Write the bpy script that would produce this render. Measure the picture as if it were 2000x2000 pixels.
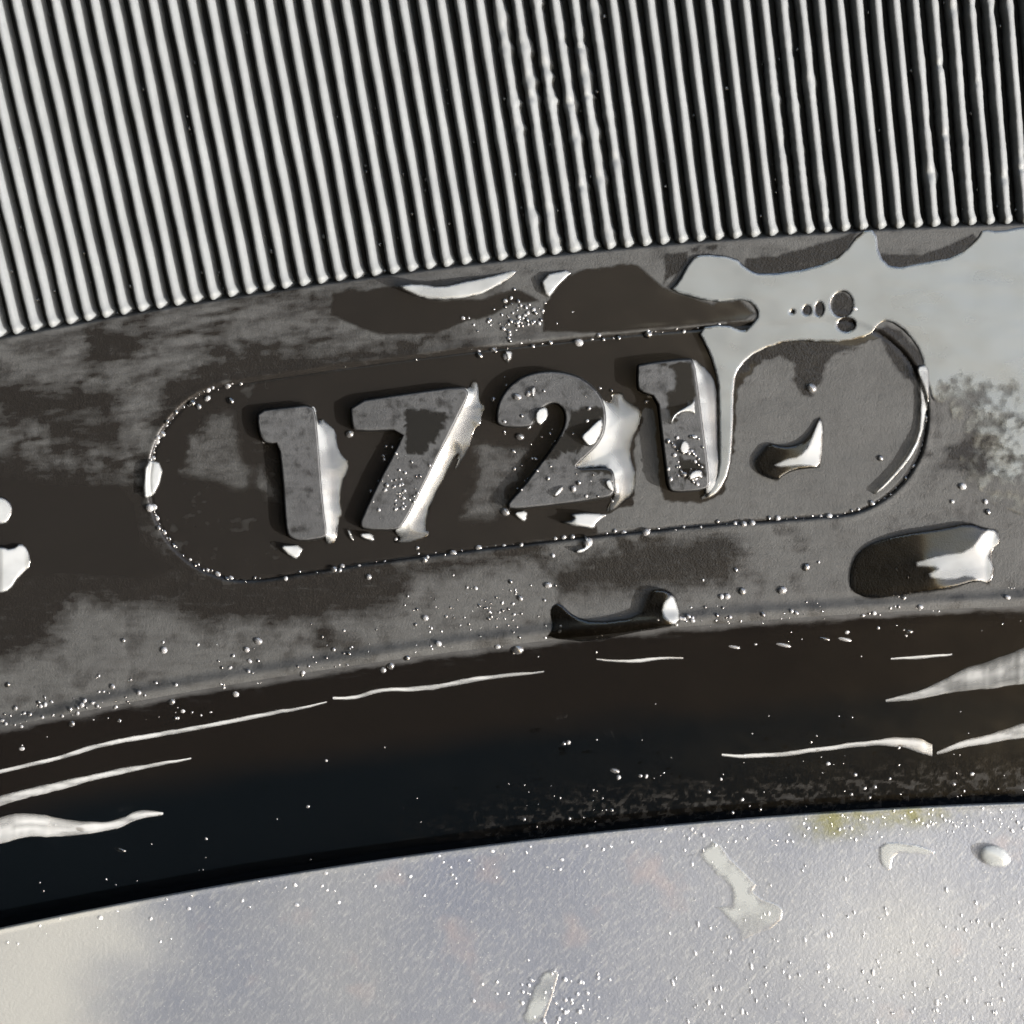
import bpy, bmesh, math, random
import numpy as np
from mathutils import Vector, Matrix

random.seed(7); rng = np.random.default_rng(7)
for o in list(bpy.data.objects): bpy.data.objects.remove(o)
scene = bpy.context.scene
col = scene.collection

# ------------------------------------------------------------------ frame of the place
# Measurements of the tyre are kept in "units" of 0.018 mm.  The sidewall lies in a
# plane that stands upright; one of the plane's axes points almost straight up.
S = 1.8e-5
DIST = 3732.0                     # camera distance in units
CX, CY = 2373.0, 12860.0          # wheel axle, units from the frame's upper left
R_RIB, R_LIP, R_RIM = 12427.0, 11672.0, 11300.0
PHI, BETA = math.radians(24), math.radians(8)
U = Vector((math.cos(PHI)*math.cos(BETA), math.sin(PHI)*math.cos(BETA), -math.sin(BETA)))
zl = Vector((0, 0, 1))
Yw = -(zl - U*zl.dot(U)); Yw.normalize()
Xw = Yw.cross(U)
ROT = Matrix((Xw, Yw, U))          # local -> world rotation
MW = Matrix.Translation((0, 0, 0.33)) @ ROT.to_4x4()

# ------------------------------------------------------------------ camera, sky, sun, exposure
cam = bpy.data.cameras.new('camera'); camo = bpy.data.objects.new('camera', cam); col.objects.link(camo)
cam.sensor_width = 36; cam.lens = 36*DIST/2000.0
cam.clip_start = 0.002; cam.clip_end = 50
camo.matrix_world = MW @ Matrix.Translation((0, 0, DIST*S))
scene.camera = camo

SUN_AZ, SUN_AL = math.radians(-20), math.radians(26.5)
sl = Vector((math.cos(SUN_AL)*math.cos(SUN_AZ), math.cos(SUN_AL)*math.sin(SUN_AZ), math.sin(SUN_AL)))
sw = ROT @ sl
world = bpy.data.worlds.new('World'); scene.world = world; world.use_nodes = True
wn = world.node_tree
bg = wn.nodes['Background']; sky = wn.nodes.new('ShaderNodeTexSky')
sky.sky_type = 'NISHITA'; sky.sun_disc = False
sky.sun_elevation = math.asin(sw.z); sky.sun_rotation = math.atan2(sw.x, sw.y)
sky.dust_density = 4.0; sky.air_density = 1.0; sky.ozone_density = 1.0
bg.inputs['Strength'].default_value = 0.15
wn.links.new(sky.outputs[0], bg.inputs[0])
sun = bpy.data.lights.new('sun', 'SUN'); sun.energy = 3.6; sun.angle = math.radians(0.5); sun.color = (1, 0.975, 0.945)
suno = bpy.data.objects.new('sun', sun); col.objects.link(suno)
suno.rotation_euler = sw.to_track_quat('Z', 'Y').to_euler()
suno.location = (0, -1, 2)
scene.view_settings.view_transform = 'Standard'; scene.view_settings.look = 'None'
scene.view_settings.exposure = 2.3; scene.view_settings.gamma = 1
scene.render.engine = 'CYCLES'

# ------------------------------------------------------------------ helpers
def at(px, py, z):
    """place in the wheel's frame (metres) of the point at depth z that measures (px, py)"""
    k = (DIST - z)/DIST
    return np.stack([(px-1000)*k*S, -(py-1000)*k*S, z*S+0*px], -1)

def C(pts, x0, y0, s): return [(x0+x/s, y0+y/s) for x, y in pts]

def sdf(px, py, poly):
    """signed distance to a closed outline (negative inside)"""
    P = np.array(poly, float); Q = np.roll(P, -1, 0)
    d = np.full(px.shape, 1e9); inside = np.zeros(px.shape, bool)
    for (ax, ay), (bx, by) in zip(P, Q):
        ex, ey = bx-ax, by-ay; L = ex*ex+ey*ey
        if L < 1e-9: continue
        t = np.clip(((px-ax)*ex+(py-ay)*ey)/L, 0, 1)
        d = np.minimum(d, (px-ax-t*ex)**2+(py-ay-t*ey)**2)
        c = ((ay > py) != (by > py))
        with np.errstate(divide='ignore', invalid='ignore'):
            xi = (bx-ax)*(py-ay)/(by-ay)+ax
        inside ^= (c & (px < xi))
    d = np.sqrt(d)
    return np.where(inside, -d, d)

def smooth(poly, n=2):
    P = [tuple(p) for p in poly]
    for _ in range(n):
        Q = []
        for i in range(len(P)):
            a, b = P[i], P[(i+1) % len(P)]
            Q.append((a[0]*.75+b[0]*.25, a[1]*.75+b[1]*.25)); Q.append((a[0]*.25+b[0]*.75, a[1]*.25+b[1]*.75))
        P = Q
    return P

def sstep(x, a, b):
    t = np.clip((x-a)/(b-a), 0, 1); return t*t*(3-2*t)

_tab = rng.random((256, 256))
def vnoise(x, y):
    xi = np.floor(x).astype(int); yi = np.floor(y).astype(int); fx = x-xi; fy = y-yi
    fx = fx*fx*(3-2*fx); fy = fy*fy*(3-2*fy)
    g = lambda a, b: _tab[a & 255, b & 255]
    return (g(xi, yi)*(1-fx)+g(xi+1, yi)*fx)*(1-fy)+(g(xi, yi+1)*(1-fx)+g(xi+1, yi+1)*fx)*fy
def fbm(x, y, o=4):
    s = 0; a = .5
    for i in range(o):
        s = s+a*vnoise(x+17*i, y+31*i); a *= .5
        x, y = (x*.8-y*.6)*2.03, (x*.6+y*.8)*2.03
    return s/(1-.5**o)

def mesh_np(name, V, F, mat, parent=None, attrs=None, smoothf=True):
    me = bpy.data.meshes.new(name)
    me.from_pydata([], [], []) if False else None
    nv, nf = len(V), len(F); k = F.shape[1]
    me.vertices.add(nv); me.vertices.foreach_set('co', np.ascontiguousarray(V, np.float32).ravel())
    me.loops.add(nf*k); me.loops.foreach_set('vertex_index', np.ascontiguousarray(F, np.int32).ravel())
    me.polygons.add(nf); me.polygons.foreach_set('loop_start', np.arange(0, nf*k, k, dtype=np.int32))
    me.update(calc_edges=True)
    me.polygons.foreach_set('use_smooth', np.full(nf, smoothf))
    for n, a in (attrs or {}).items():
        at_ = me.attributes.new(n, 'FLOAT', 'POINT'); at_.data.foreach_set('value', np.ascontiguousarray(a, np.float32))
    me.materials.append(mat)
    o = bpy.data.objects.new(name, me); col.objects.link(o)
    if parent is not None: o.parent = parent
    else: o.matrix_world = MW
    return o

def grid_faces(ni, nj, keep=None):
    idx = np.arange(ni*nj).reshape(ni, nj)
    F = np.stack([idx[:-1, :-1], idx[1:, :-1], idx[1:, 1:], idx[:-1, 1:]], -1).reshape(-1, 4)
    if keep is not None: F = F[keep.reshape(-1)]
    return F
def compact(V, F, attrs=None):
    u, inv = np.unique(F.ravel(), return_inverse=True)
    return V[u], inv.reshape(F.shape), {k: a[u] for k, a in (attrs or {}).items()}

def thing(name, label, cat, group=None):
    o = bpy.data.objects.new(name, None); col.objects.link(o); o.matrix_world = MW
    o.empty_display_size = 0.005
    o['label'] = label; o['category'] = cat
    if group: o['group'] = group
    return o
def tag(o, label, cat, group=None, kind=None):
    o['label'] = label; o['category'] = cat
    if group: o['group'] = group
    if kind: o['kind'] = kind
    return o

# ------------------------------------------------------------------ materials
def nt(name):
    m = bpy.data.materials.new(name); m.use_nodes = True; t = m.node_tree; t.nodes.clear()
    out = t.nodes.new('ShaderNodeOutputMaterial'); return m, t, out
def N(t, typ, **kw):
    n = t.nodes.new(typ)
    for k, v in kw.items(): setattr(n, k, v)
    return n
def noise(t, scale, detail=4, rough=.6, vec=None):
    n = N(t, 'ShaderNodeTexNoise'); n.inputs['Scale'].default_value = scale
    n.inputs['Detail'].default_value = detail; n.inputs['Roughness'].default_value = rough
    if vec is not None: t.links.new(vec, n.inputs['Vector'])
    return n.outputs['Fac']
def ramp(t, fac, stops):
    r = N(t, 'ShaderNodeValToRGB'); e = r.color_ramp.elements
    while len(e) > 2: e.remove(e[-1])
    for i, (p, c) in enumerate(stops):
        if i < 2: el = e[i]; el.position = p
        else: el = e.new(p)
        c = (c, c, c) if not isinstance(c, tuple) else c
        el.color = (*c, 1)
    t.links.new(fac, r.inputs[0]); return r.outputs[0]
def mixf(t, f, a, b):
    m = N(t, 'ShaderNodeMix', data_type='FLOAT')
    for sck, v in ((m.inputs[0], f), (m.inputs[2], a), (m.inputs[3], b)):
        if isinstance(v, (int, float)): sck.default_value = v
        else: t.links.new(v, sck)
    return m.outputs[0]
def mixc(t, f, a, b, mode='MIX'):
    m = N(t, 'ShaderNodeMix', data_type='RGBA', blend_type=mode)
    for sck, v in ((m.inputs[0], f), (m.inputs[6], a), (m.inputs[7], b)):
        if isinstance(v, tuple): sck.default_value = (*v, 1)
        elif isinstance(v, (int, float)): sck.default_value = v
        else: t.links.new(v, sck)
    return m.outputs[2]
def math_(t, op, a, b=None):
    m = N(t, 'ShaderNodeMath', operation=op)
    for i, v in enumerate((a, b)):
        if v is None: continue
        if isinstance(v, (int, float)): m.inputs[i].default_value = v
        else: t.links.new(v, m.inputs[i])
    return m.outputs[0]
def objc(t, scale=(1, 1, 1)):
    c = N(t, 'ShaderNodeTexCoord'); m = N(t, 'ShaderNodeMapping'); m.inputs['Scale'].default_value = scale
    t.links.new(c.outputs['Object'], m.inputs[0]); return m.outputs[0]

def objc2(t, scale, rot):
    c = N(t, 'ShaderNodeTexCoord'); m0 = N(t, 'ShaderNodeMapping'); m0.inputs['Rotation'].default_value = (0, 0, math.radians(rot))
    m = N(t, 'ShaderNodeMapping'); m.inputs['Scale'].default_value = scale
    t.links.new(c.outputs['Object'], m0.inputs[0]); t.links.new(m0.outputs[0], m.inputs[0]); return m.outputs[0]
def rubber_mat(name, dry_c, damp_c, dry_r=.7, damp_r=.22, bump=.35, const=None, film_r=.05, low_c=None):
    """sidewall rubber: attribute 'dry' = how dry and dusty, 'film' = smooth skin of water"""
    m, t, out = nt(name); b = N(t, 'ShaderNodeBsdfPrincipled'); t.links.new(b.outputs[0], out.inputs[0])
    v = objc(t)
    n1 = noise(t, 2600, 5, .65, v); n2 = noise(t, 14000, 3, .6, v); n3 = noise(t, 500, 3, .5, v)
    if const is None:
        a = N(t, 'ShaderNodeAttribute', attribute_name='dry').outputs['Fac']
        fm = N(t, 'ShaderNodeAttribute', attribute_name='film').outputs['Fac']
        a = math_(t, 'ADD', a, math_(t, 'MULTIPLY', math_(t, 'SUBTRACT', n1, .5), .5)); 
        n4 = noise(t, 1., 5, .65, objc(t, (900, 4200, 1500)))
        a = math_(t, 'ADD', a, math_(t, 'MULTIPLY', math_(t, 'SUBTRACT', n4, .5), .9))
        a = mixf(t, fm, ramp(t, a, [(.05, 0.), (.92, 1.)]), 0.0)
    else:
        a = ramp(t, math_(t, 'ADD', const, math_(t, 'MULTIPLY', math_(t, 'SUBTRACT', n1, .5), .6)), [(0., 0.), (1., 1.)]); fm = 0.0
    cdry = mixc(t, n2, tuple(x*.72 for x in dry_c), tuple(x*1.28 for x in dry_c))
    cdry = mixc(t, ramp(t, n3, [(.35, 0.), (.7, 1.)]), cdry, tuple(x*.8 for x in dry_c))
    c = mixc(t, a, damp_c, cdry)
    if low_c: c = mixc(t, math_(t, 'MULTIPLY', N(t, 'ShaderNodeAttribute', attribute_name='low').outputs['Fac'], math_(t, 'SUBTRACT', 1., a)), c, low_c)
    t.links.new(c, b.inputs['Base Color'])
    r = mixf(t, a, damp_r, dry_r)
    r = mixf(t, fm, r, film_r); t.links.new(r, b.inputs['Roughness'])
    t.links.new(mixf(t, fm, mixf(t, a, 1.24, 1.28), 1.33), b.inputs['IOR'])
    bp = N(t, 'ShaderNodeBump'); bp.inputs['Distance'].default_value = 4e-5
    if isinstance(fm, float): bp.inputs['Strength'].default_value = bump
    else: t.links.new(mixf(t, fm, bump, 0.015), bp.inputs['Strength'])
    h = math_(t, 'ADD', n2, math_(t, 'MULTIPLY', n1, 1.6)); t.links.new(h, bp.inputs['Height'])
    t.links.new(bp.outputs[0], b.inputs['Normal'])
    return m

M_side = rubber_mat('sidewall rubber', (.0262, .0268, .0262), (.0062, .0057, .0052))
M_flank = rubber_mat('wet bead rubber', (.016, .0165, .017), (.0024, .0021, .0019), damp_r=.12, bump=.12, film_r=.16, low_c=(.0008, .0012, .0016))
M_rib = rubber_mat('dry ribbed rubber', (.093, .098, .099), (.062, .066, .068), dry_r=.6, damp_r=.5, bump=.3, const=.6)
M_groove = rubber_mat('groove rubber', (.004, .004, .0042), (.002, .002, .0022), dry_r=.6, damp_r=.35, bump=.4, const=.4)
M_digit = rubber_mat('digit rubber', (.027, .028, .029), (.006, .006, .0058), dry_r=.55, damp_r=.3, bump=.3)

def water_mat(name, ior=1.5, rough=.03, tint=(.62, .61, .59), bumpy=0.0, clear=False, painted_refl=None, veil=False):
    m, t, out = nt(name)
    fr = N(t, 'ShaderNodeFresnel'); fr.inputs[0].default_value = ior
    tr = N(t, 'ShaderNodeBsdfTransparent'); tr.inputs[0].default_value = (*tint, 1)
    gl = N(t, 'ShaderNodeBsdfGlossy'); gl.inputs['Roughness'].default_value = rough
    gl.inputs['Color'].default_value = (1, .985, .95, 1)
    mx = N(t, 'ShaderNodeMixShader')
    if clear: t.links.new(mixf(t, N(t, 'ShaderNodeNewGeometry').outputs['Backfacing'], fr.outputs[0], 0.06), mx.inputs[0])
    else: t.links.new(fr.outputs[0], mx.inputs[0])
    t.links.new(tr.outputs[0], mx.inputs[1]); t.links.new(gl.outputs[0], mx.inputs[2]); t.links.new(mx.outputs[0], out.inputs[0])
    if painted_refl:                                             # pale diffuse colour painted in for sky reflections on the water
        pb = N(t, 'ShaderNodeBsdfPrincipled'); pb.inputs['Base Color'].default_value = (*painted_refl[0], 1)
        pb.inputs['Roughness'].default_value = .22; pb.inputs['IOR'].default_value = 1.4
        m2 = N(t, 'ShaderNodeMixShader')
        f = math_(t, 'MULTIPLY', N(t, 'ShaderNodeAttribute', attribute_name='painted_refl').outputs['Fac'], painted_refl[1])
        t.links.new(f, m2.inputs[0]); t.links.new(mx.outputs[0], m2.inputs[1]); t.links.new(pb.outputs[0], m2.inputs[2]); t.links.new(m2.outputs[0], out.inputs[0])
        if veil:                                         # thins out to nothing towards a drying edge
            m3 = N(t, 'ShaderNodeMixShader'); t0 = N(t, 'ShaderNodeBsdfTransparent')
            t.links.new(N(t, 'ShaderNodeAttribute', attribute_name='veil').outputs['Fac'], m3.inputs[0])
            t.links.new(t0.outputs[0], m3.inputs[1]); t.links.new(m2.outputs[0], m3.inputs[2]); t.links.new(m3.outputs[0], out.inputs[0])
    if bumpy:
        n1 = noise(t, 900, 2, .5, objc(t)); bp = N(t, 'ShaderNodeBump'); bp.inputs['Distance'].default_value = 1e-4
        bp.inputs['Strength'].default_value = bumpy; t.links.new(n1, bp.inputs['Height'])
        t.links.new(bp.outputs[0], fr.inputs['Normal']); t.links.new(bp.outputs[0], gl.inputs['Normal'])
    return m
M_water = water_mat('water', 1.36, .07, painted_refl=((.115, .12, .12), .85))
M_streak = water_mat('streak sky reflection', 1.5, .1, painted_refl=((.16, .165, .165), .95))
M_bead = water_mat('water beads', 1.8, .13, (.8,.8,.8), painted_refl=((.2, .2, .2), .6))
M_clearbead = water_mat('clear beads', 1.8, .14, (.98, .98, .98), clear=True, painted_refl=((.45, .45, .45), .5))
M_clear = water_mat('clear water on metal', 1.5, .08, (.98, .98, .98), clear=True, painted_refl=((.165, .175, .172), .7))
M_pool = water_mat('water film', 1.75, .04, painted_refl=((.074, .081, .083), .84), veil=True)

def rim_mat():
    m, t, out = nt('alloy rim'); b = N(t, 'ShaderNodeBsdfPrincipled'); t.links.new(b.outputs[0], out.inputs[0])
    v = objc(t)
    n1 = noise(t, 160, 4, .55, v); n2 = noise(t, 9000, 2, .6, v); n3 = noise(t, 1200, 4, .7, v)
    n4 = noise(t, 1., 3, .6, objc2(t, (2600, 9000, 3000), -50)); n5 = noise(t, 420, 3, .6, v)
    c = mixc(t, ramp(t, n1, [(.3, 0.), (.7, 1.)]), (.062, .070, .089), (.084, .090, .099))  # blue-grey mottling painted in for soft reflections on the metal
    c = mixc(t, ramp(t, n4, [(.5, 0.), (.75, .7)]), c, (.135, .14, .142))
    c = mixc(t, ramp(t, n2, [(.66, 0.), (.75, 1.)]), c, (.16, .165, .165))
    c = mixc(t, ramp(t, n5, [(.6, 0.), (.75, .35)]), c, (.13, .105, .10))
    g = N(t, 'ShaderNodeAttribute', attribute_name='grime').outputs['Fac']
    wm = N(t, 'ShaderNodeAttribute', attribute_name='warm_refl').outputs['Fac']
    c = mixc(t, wm, c, (.165, .168, .158))  # cream reflections painted into the rim colour
    c = mixc(t, math_(t, 'MULTIPLY', g, ramp(t, n3, [(.35, .1), (.6, 1.)])), c, (.055,.056,.024))
    t.links.new(c, b.inputs['Base Color'])
    b.inputs['Metallic'].default_value = .35; b.inputs['Roughness'].default_value = .42
    bp = N(t, 'ShaderNodeBump'); bp.inputs['Strength'].default_value = .5; bp.inputs['Distance'].default_value = 2e-5
    t.links.new(math_(t, 'ADD', n2, n3), bp.inputs['Height']); t.links.new(bp.outputs[0], b.inputs['Normal'])
    return m
M_rim = rim_mat()

# ------------------------------------------------------------------ traced outlines (units)
D1 = C([(790,590),(985,568),(1200,546),(1225,640),(1245,860),(1262,1100),(1280,1300),(1310,1520),(1290,1545),(1130,1570),(1040,1550),(1005,1510),(990,1350),(975,1100),(945,830),(880,835),(820,815),(785,700)], 300, 650, 3.864)
D7 = C([(95,375),(400,330),(700,288),(735,330),(700,400),(620,560),(520,760),(430,940),(370,1045),(340,1062),(175,1058),(148,1040),(155,1000),(250,800),(330,650),(395,520),(130,530),(105,510)], 650, 650, 2.76)
D2 = C([(235,590),(222,520),(245,420),(310,330),(400,270),(520,243),(640,248),(760,285),(850,360),(900,440),(915,540),(900,640),(850,720),(770,790),(700,860),(930,845),(965,880),(970,1000),(920,1040),(315,1112),(295,1085),(310,1060),(400,960),(520,800),(620,660),(660,570),(655,490),(610,440),(560,440),(500,480),(460,560),(440,592)], 900, 650, 3.22)
D1b = C([(1110,215),(1125,200),(1435,160),(1470,190),(1490,330),(1530,640),(1565,940),(1545,985),(1345,1002),(1305,975),(1290,850),(1260,600),(1240,405),(1125,365),(1112,330)], 900, 650, 3.22)
DIGITS = [D1, D7, D2, D1b]

def polar(px, py):
    return np.arctan2(CX-px, CY-py), np.hypot(CX-px, CY-py)
def unpolar(th, r): return CX-r*np.sin(th), CY-r*np.cos(th)
RC = 12068.0
TH_A = math.atan2(CX-482, CY-930); TH_B = math.atan2(CX-1618, CY-824)
def capsule(px, py):
    th, r = polar(px, py)
    t = np.clip(th, TH_B, TH_A)
    return np.hypot((th-t)*RC, r-RC)-192

def base_z(px, py, groove=1.):
    """height of the bare rubber in units"""
    th, r = polar(px, py)
    u = th*RC
    lipw = 6*(fbm(u/260, r*0+3, 2)-.5)+14*sstep(u, 2150, 2450)       # left end of the lip is worn lower
    e = r-(R_LIP-lipw)
    z = np.zeros(np.shape(px))
    # gentle crown of the band, small raised lip at its lower edge
    z += 10*np.exp(-((e-24)/16.)**2)
    z -= 4*sstep(e, 60, 30)
    # flank falls away below the lip, flattening towards the rim
    q = np.clip(-e+6, 0, None)
    z -= 205*(1-np.exp(-(q/175.)**1.35))
    z += 1.2*np.sin(q/26.)*sstep(q, 20, 60)*sstep(q, 330, 250)*.6
    # date panel: moulded plug, fine groove round it, floor slightly sunk
    c = capsule(px, py)
    c = c+3*(fbm(px/60, py/60, 2)-.5)
    z -= 5*sstep(c, 6, -6)*(.3+.7*groove)
    z -= groove*4.5*np.exp(-(c/3.2)**2)
    z += groove*.8*np.exp(-((c-9)/7.)**2)
    # relief
    z += 2.2*(fbm(u/140, r/60, 3)-.5)
    return z

P_film, P_soft, P_dry, P_half = [], [], [], []
P_soft += [[(-500,880),(0,893),(70,918),(150,935),(215,925),(262,955),(285,1010),(320,1075),(400,1125),(520,1150),(690,1135),(690,1170),(560,1200),(470,1195),(390,1215),(330,1180),(260,1170),(150,1165),(110,1200),(90,1255),(0,1285),(-500,1330)],
           [(330,770),(400,715),(470,695),(700,690),(930,680),(930,700),(445,745),(380,790),(310,830)],
           [(180,655),(240,648),(250,692),(180,695)], [(130,830),(220,820),(215,855),(90,870)], [(0,770),(200,765),(210,785),(0,800)],
           [(640,1130),(860,1092),(1060,1070),(1060,1080),(870,1112),(800,1117),(780,1180),(640,1190),(480,1180),(480,1140)],
           [(1085,1120),(1160,1085),(1280,1055),(1420,1055),(1445,1090),(1420,1130),(1300,1142),(1110,1152)],
           [(1870,880),(1930,830),(2050,810),(2050,915),(1960,920),(1850,905)], [(620,1240),(680,1255),(640,1262)]]
P_film += [[(-500,900),(0,930),(130,950),(230,945),(262,985),(275,1060),(340,1110),(300,1130),(120,1120),(-500,1180)],
           C([(0,1580),(330,1545),(450,1600),(600,1625),(800,1612),(1000,1560),(1110,1620),(1000,1625),(900,1670),(700,1740),(560,1800),(250,1800),(0,1700)], 650, 0, 2.76),
           C([(1140,1640),(1270,1490),(1380,1450),(1560,1430),(1640,1430),(1700,1480),(1780,1550),(2040,1640),(2190,1615),(2270,1690),(2210,1720),(1932,1765),(1500,1790),(1140,1790)], 650, 0, 2.76)]
INT_DRY = [(1262,800),(1276,800),(1285,930),(1300,978),(1366,980),(1412,962),(1432,880),(1440,760),(1500,690),(1600,690),(1900,620),(1950,850),(1950,1080),(1165,1060),(1165,1012),(1235,985),(1240,930),(1235,870)]
INT_HALF = [C([(420,600),(590,600),(640,750),(700,1000),(720,1150),(640,1180),(400,1120),(230,1070),(280,780),(400,780)], 300, 650, 3.864),
            C([(780,590),(1050,620),(1010,780),(880,1000),(690,1010),(720,870),(790,750)], 650, 650, 2.76),
            C([(740,1020),(820,1000),(930,1180),(940,1260),(850,1260),(790,1170)], 300, 650, 3.864)]
DARK_R = [C([(385,370),(420,290),(520,220),(680,180),(830,185),(960,215),(1060,215),(850,300),(830,380),(775,470),(740,480),(690,400),(690,300),(600,250),(480,310),(380,390)], 1300, 600, 2.76),
          C([(1150,130),(1190,90),(1260,120),(1330,200),(1410,270),(1415,310),(1340,320),(1350,400),(1280,380),(1200,260),(1180,200)], 1300, 600, 2.76)]

_c = lambda pts: C(pts, 1300, 0, 2.76)
CRES = [C([(990,1450),(1010,1370),(1050,1310),(1140,1260),(1290,1220),(1500,1190),(1640,1160),(1720,1190),(1790,1200),(1805,1270),(1760,1300),(1755,1360),(1775,1420),(1745,1495),(1680,1475),(1540,1520),(1300,1550),(1100,1575),(1000,1530)], 1300, 600, 2.76), C([(480,840),(500,800),(560,730),(640,750),(720,740),(780,690),(830,580),(850,640),(845,760),(832,865),(760,870),(700,880),(650,900),(600,940),(500,900)], 1300, 600, 2.76), C([(1170,1490),(1220,1450),(1300,1530),(1420,1560),(1660,1530),(1690,1430),(1720,1385),(1790,1380),(1840,1410),(1870,1500),(1870,1565),(1800,1590),(1600,1620),(1400,1670),(1150,1645),(1190,1600)], 650, 650, 2.76), _c([(430,1395),(600,1385),(800,1320),(1045,1245),(960,1375),(800,1450),(520,1485),(420,1450)]), _c([(1155,1365),(1370,1375),(1560,1305),(1655,1258),(1685,1290),(1560,1390),(1380,1418),(1220,1450),(1170,1415)]),
        _c([(905,1590),(960,1575),(1020,1620),(1030,1700),(1030,1780),(970,1800),(920,1760),(895,1690)]), _c([(805,1620),(850,1620),(850,1710),(810,1700)]), _c([(740,1645),(780,1645),(785,1700),(745,1695)]), _c([(660,1665),(700,1665),(700,1695),(660,1690)]),
        _c([(0,1370),(60,1360),(120,1355),(110,1420),(60,1470),(10,1500),(-10,1540)]), _c([(330,1735),(470,1725),(465,1780),(405,1798),(350,1770)]), _c([(130,1340),(190,1330),(180,1360),(145,1365)]), _c([(220,1330),(280,1320),(270,1350),(235,1350)])]
def masks(px, py):
    th, r = polar(px, py); u = th*RC
    st = .6*fbm(u/170, r/26, 5)+.4*fbm(u/40, r/9, 4); m2 = fbm(px/38, py/38, 6); m3 = fbm(px/13+9, py/9, 3)
    c = capsule(px, py)
    dry = np.full(px.shape, .86)
    left = sstep(px, 1100, 500)*sstep(r, 11850, 12050)
    dry -= left*.8*sstep(st, .34, .78)                              # streaky damp rubber at left
    dry -= .35*sstep(m2, .5, .75)
    wob = (m2-.5)*60+(m3-.5)*34
    for p in P_soft: dry -= .85*sstep(sdf(px+wob, py+wob*.4, p), 44, -26)
    film = np.zeros(px.shape)
    for p in P_film:
        s_ = sstep(sdf(px+wob*.15, py+wob*.15, p), 4, -4); film = np.maximum(film, s_)
    # inside of the date panel
    ins = sstep(c, 3, -3)
    dr = sstep(sdf(px+wob*.2, py+wob*.2, INT_DRY), 3, -3)
    idry = dr*.9; ifilm = 1-dr
    for p in INT_HALF:
        h = sstep(sdf(px+wob*.5, py+wob*.25, p), 20, -14); idry = np.maximum(idry, h*(.25+.5*m3)); ifilm = ifilm*(1-h)
    dotted = sstep(m3*.5+m2*.5, .60, .72)*(px < 560)*.6
    idry = np.maximum(idry, dotted); ifilm = ifilm*(1-dotted)
    dry = dry*(1-ins)+idry*ins; film = film*(1-ins)+ifilm*ins
    for p in CRES:
        s_ = sstep(sdf(px+wob*.1, py+wob*.1, p), 3, -3); dry *= 1-s_; film *= 1-s_
    for p in DARK_R:
        s_ = sstep(sdf(px+wob*.3, py+wob*.3, p), 5, -5); dry *= 1-s_; film *= 1-s_
    dry -= .9*np.exp(-(c/4.)**2); film = film*(1-np.exp(-((c-2)/7.)**4))
    dry = np.clip(dry, 0, 1)*(1-film)
    return dry, film

# ------------------------------------------------------------------ tyre
tyre = thing('tyre', 'wet black tyre sidewall with date digits 1721 and a field of fine ribs', 'tyre')
th0, th1 = math.atan2(CX-2950, CY-700), math.atan2(CX+900, CY-700)

def polar_piece(name, ra, rb, step, mat, zfun, split=None, parent=tyre, masksf=masks):
    n = int((th1-th0)*RC/step); m = int((rb-ra)/step)
    th = np.linspace(th0, th1, n); r = np.linspace(ra, rb, m)
    TH, R_ = np.meshgrid(th, r, indexing='ij'); px, py = unpolar(TH, R_)
    z = zfun(px, py); V = at(px, py, z).reshape(-1, 3)
    at_ = {k: v.ravel() for k, v in masksf(px, py).items()}
    F = grid_faces(n, m)[:, ::-1]
    if split is None: return [mesh_np(name, V, F, mat, parent, at_)]
    key = split(px, py).ravel()[F].mean(1) < 0
    res = []
    for nm, k in ((name, ~key), ('date_panel', key)):
        v, f, a = compact(V, F[k], at_); res.append(mesh_np(nm, v, f, mat, parent, a))
    return res
mk = lambda px, py: dict(zip(('dry', 'film'), masks(px, py)))
sidewall, panel = polar_piece('sidewall_band', R_LIP+10, R_RIB+12, 3.2, M_side, lambda x, y: base_z(x, y)-30*sstep(polar(x, y)[1], R_RIB-1, R_RIB+9), split=capsule, masksf=mk)
panel['label'] = 'long oval date panel outlined by a fine groove'
def mk_flank(px, py):
    th, r = polar(px, py); e = r-R_LIP
    m = fbm(px/9, py/7, 4)
    dry = .75*sstep(e+10*(fbm(px/40, py/40, 3)-.5), -6, 6)
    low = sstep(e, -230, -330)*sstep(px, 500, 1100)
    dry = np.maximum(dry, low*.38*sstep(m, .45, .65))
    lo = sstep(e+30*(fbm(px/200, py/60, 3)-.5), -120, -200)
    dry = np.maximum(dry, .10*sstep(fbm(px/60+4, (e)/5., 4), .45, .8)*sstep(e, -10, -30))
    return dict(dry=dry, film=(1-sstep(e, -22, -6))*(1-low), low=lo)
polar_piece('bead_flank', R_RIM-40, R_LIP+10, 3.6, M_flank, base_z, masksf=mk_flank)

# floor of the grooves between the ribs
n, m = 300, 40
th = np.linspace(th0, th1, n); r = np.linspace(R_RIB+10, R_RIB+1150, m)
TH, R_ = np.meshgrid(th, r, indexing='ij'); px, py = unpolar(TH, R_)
mesh_np('groove_floor', at(px, py, np.full(px.shape, -32.)).reshape(-1, 3), grid_faces(n, m)[:, ::-1], M_groove, tyre)

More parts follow.
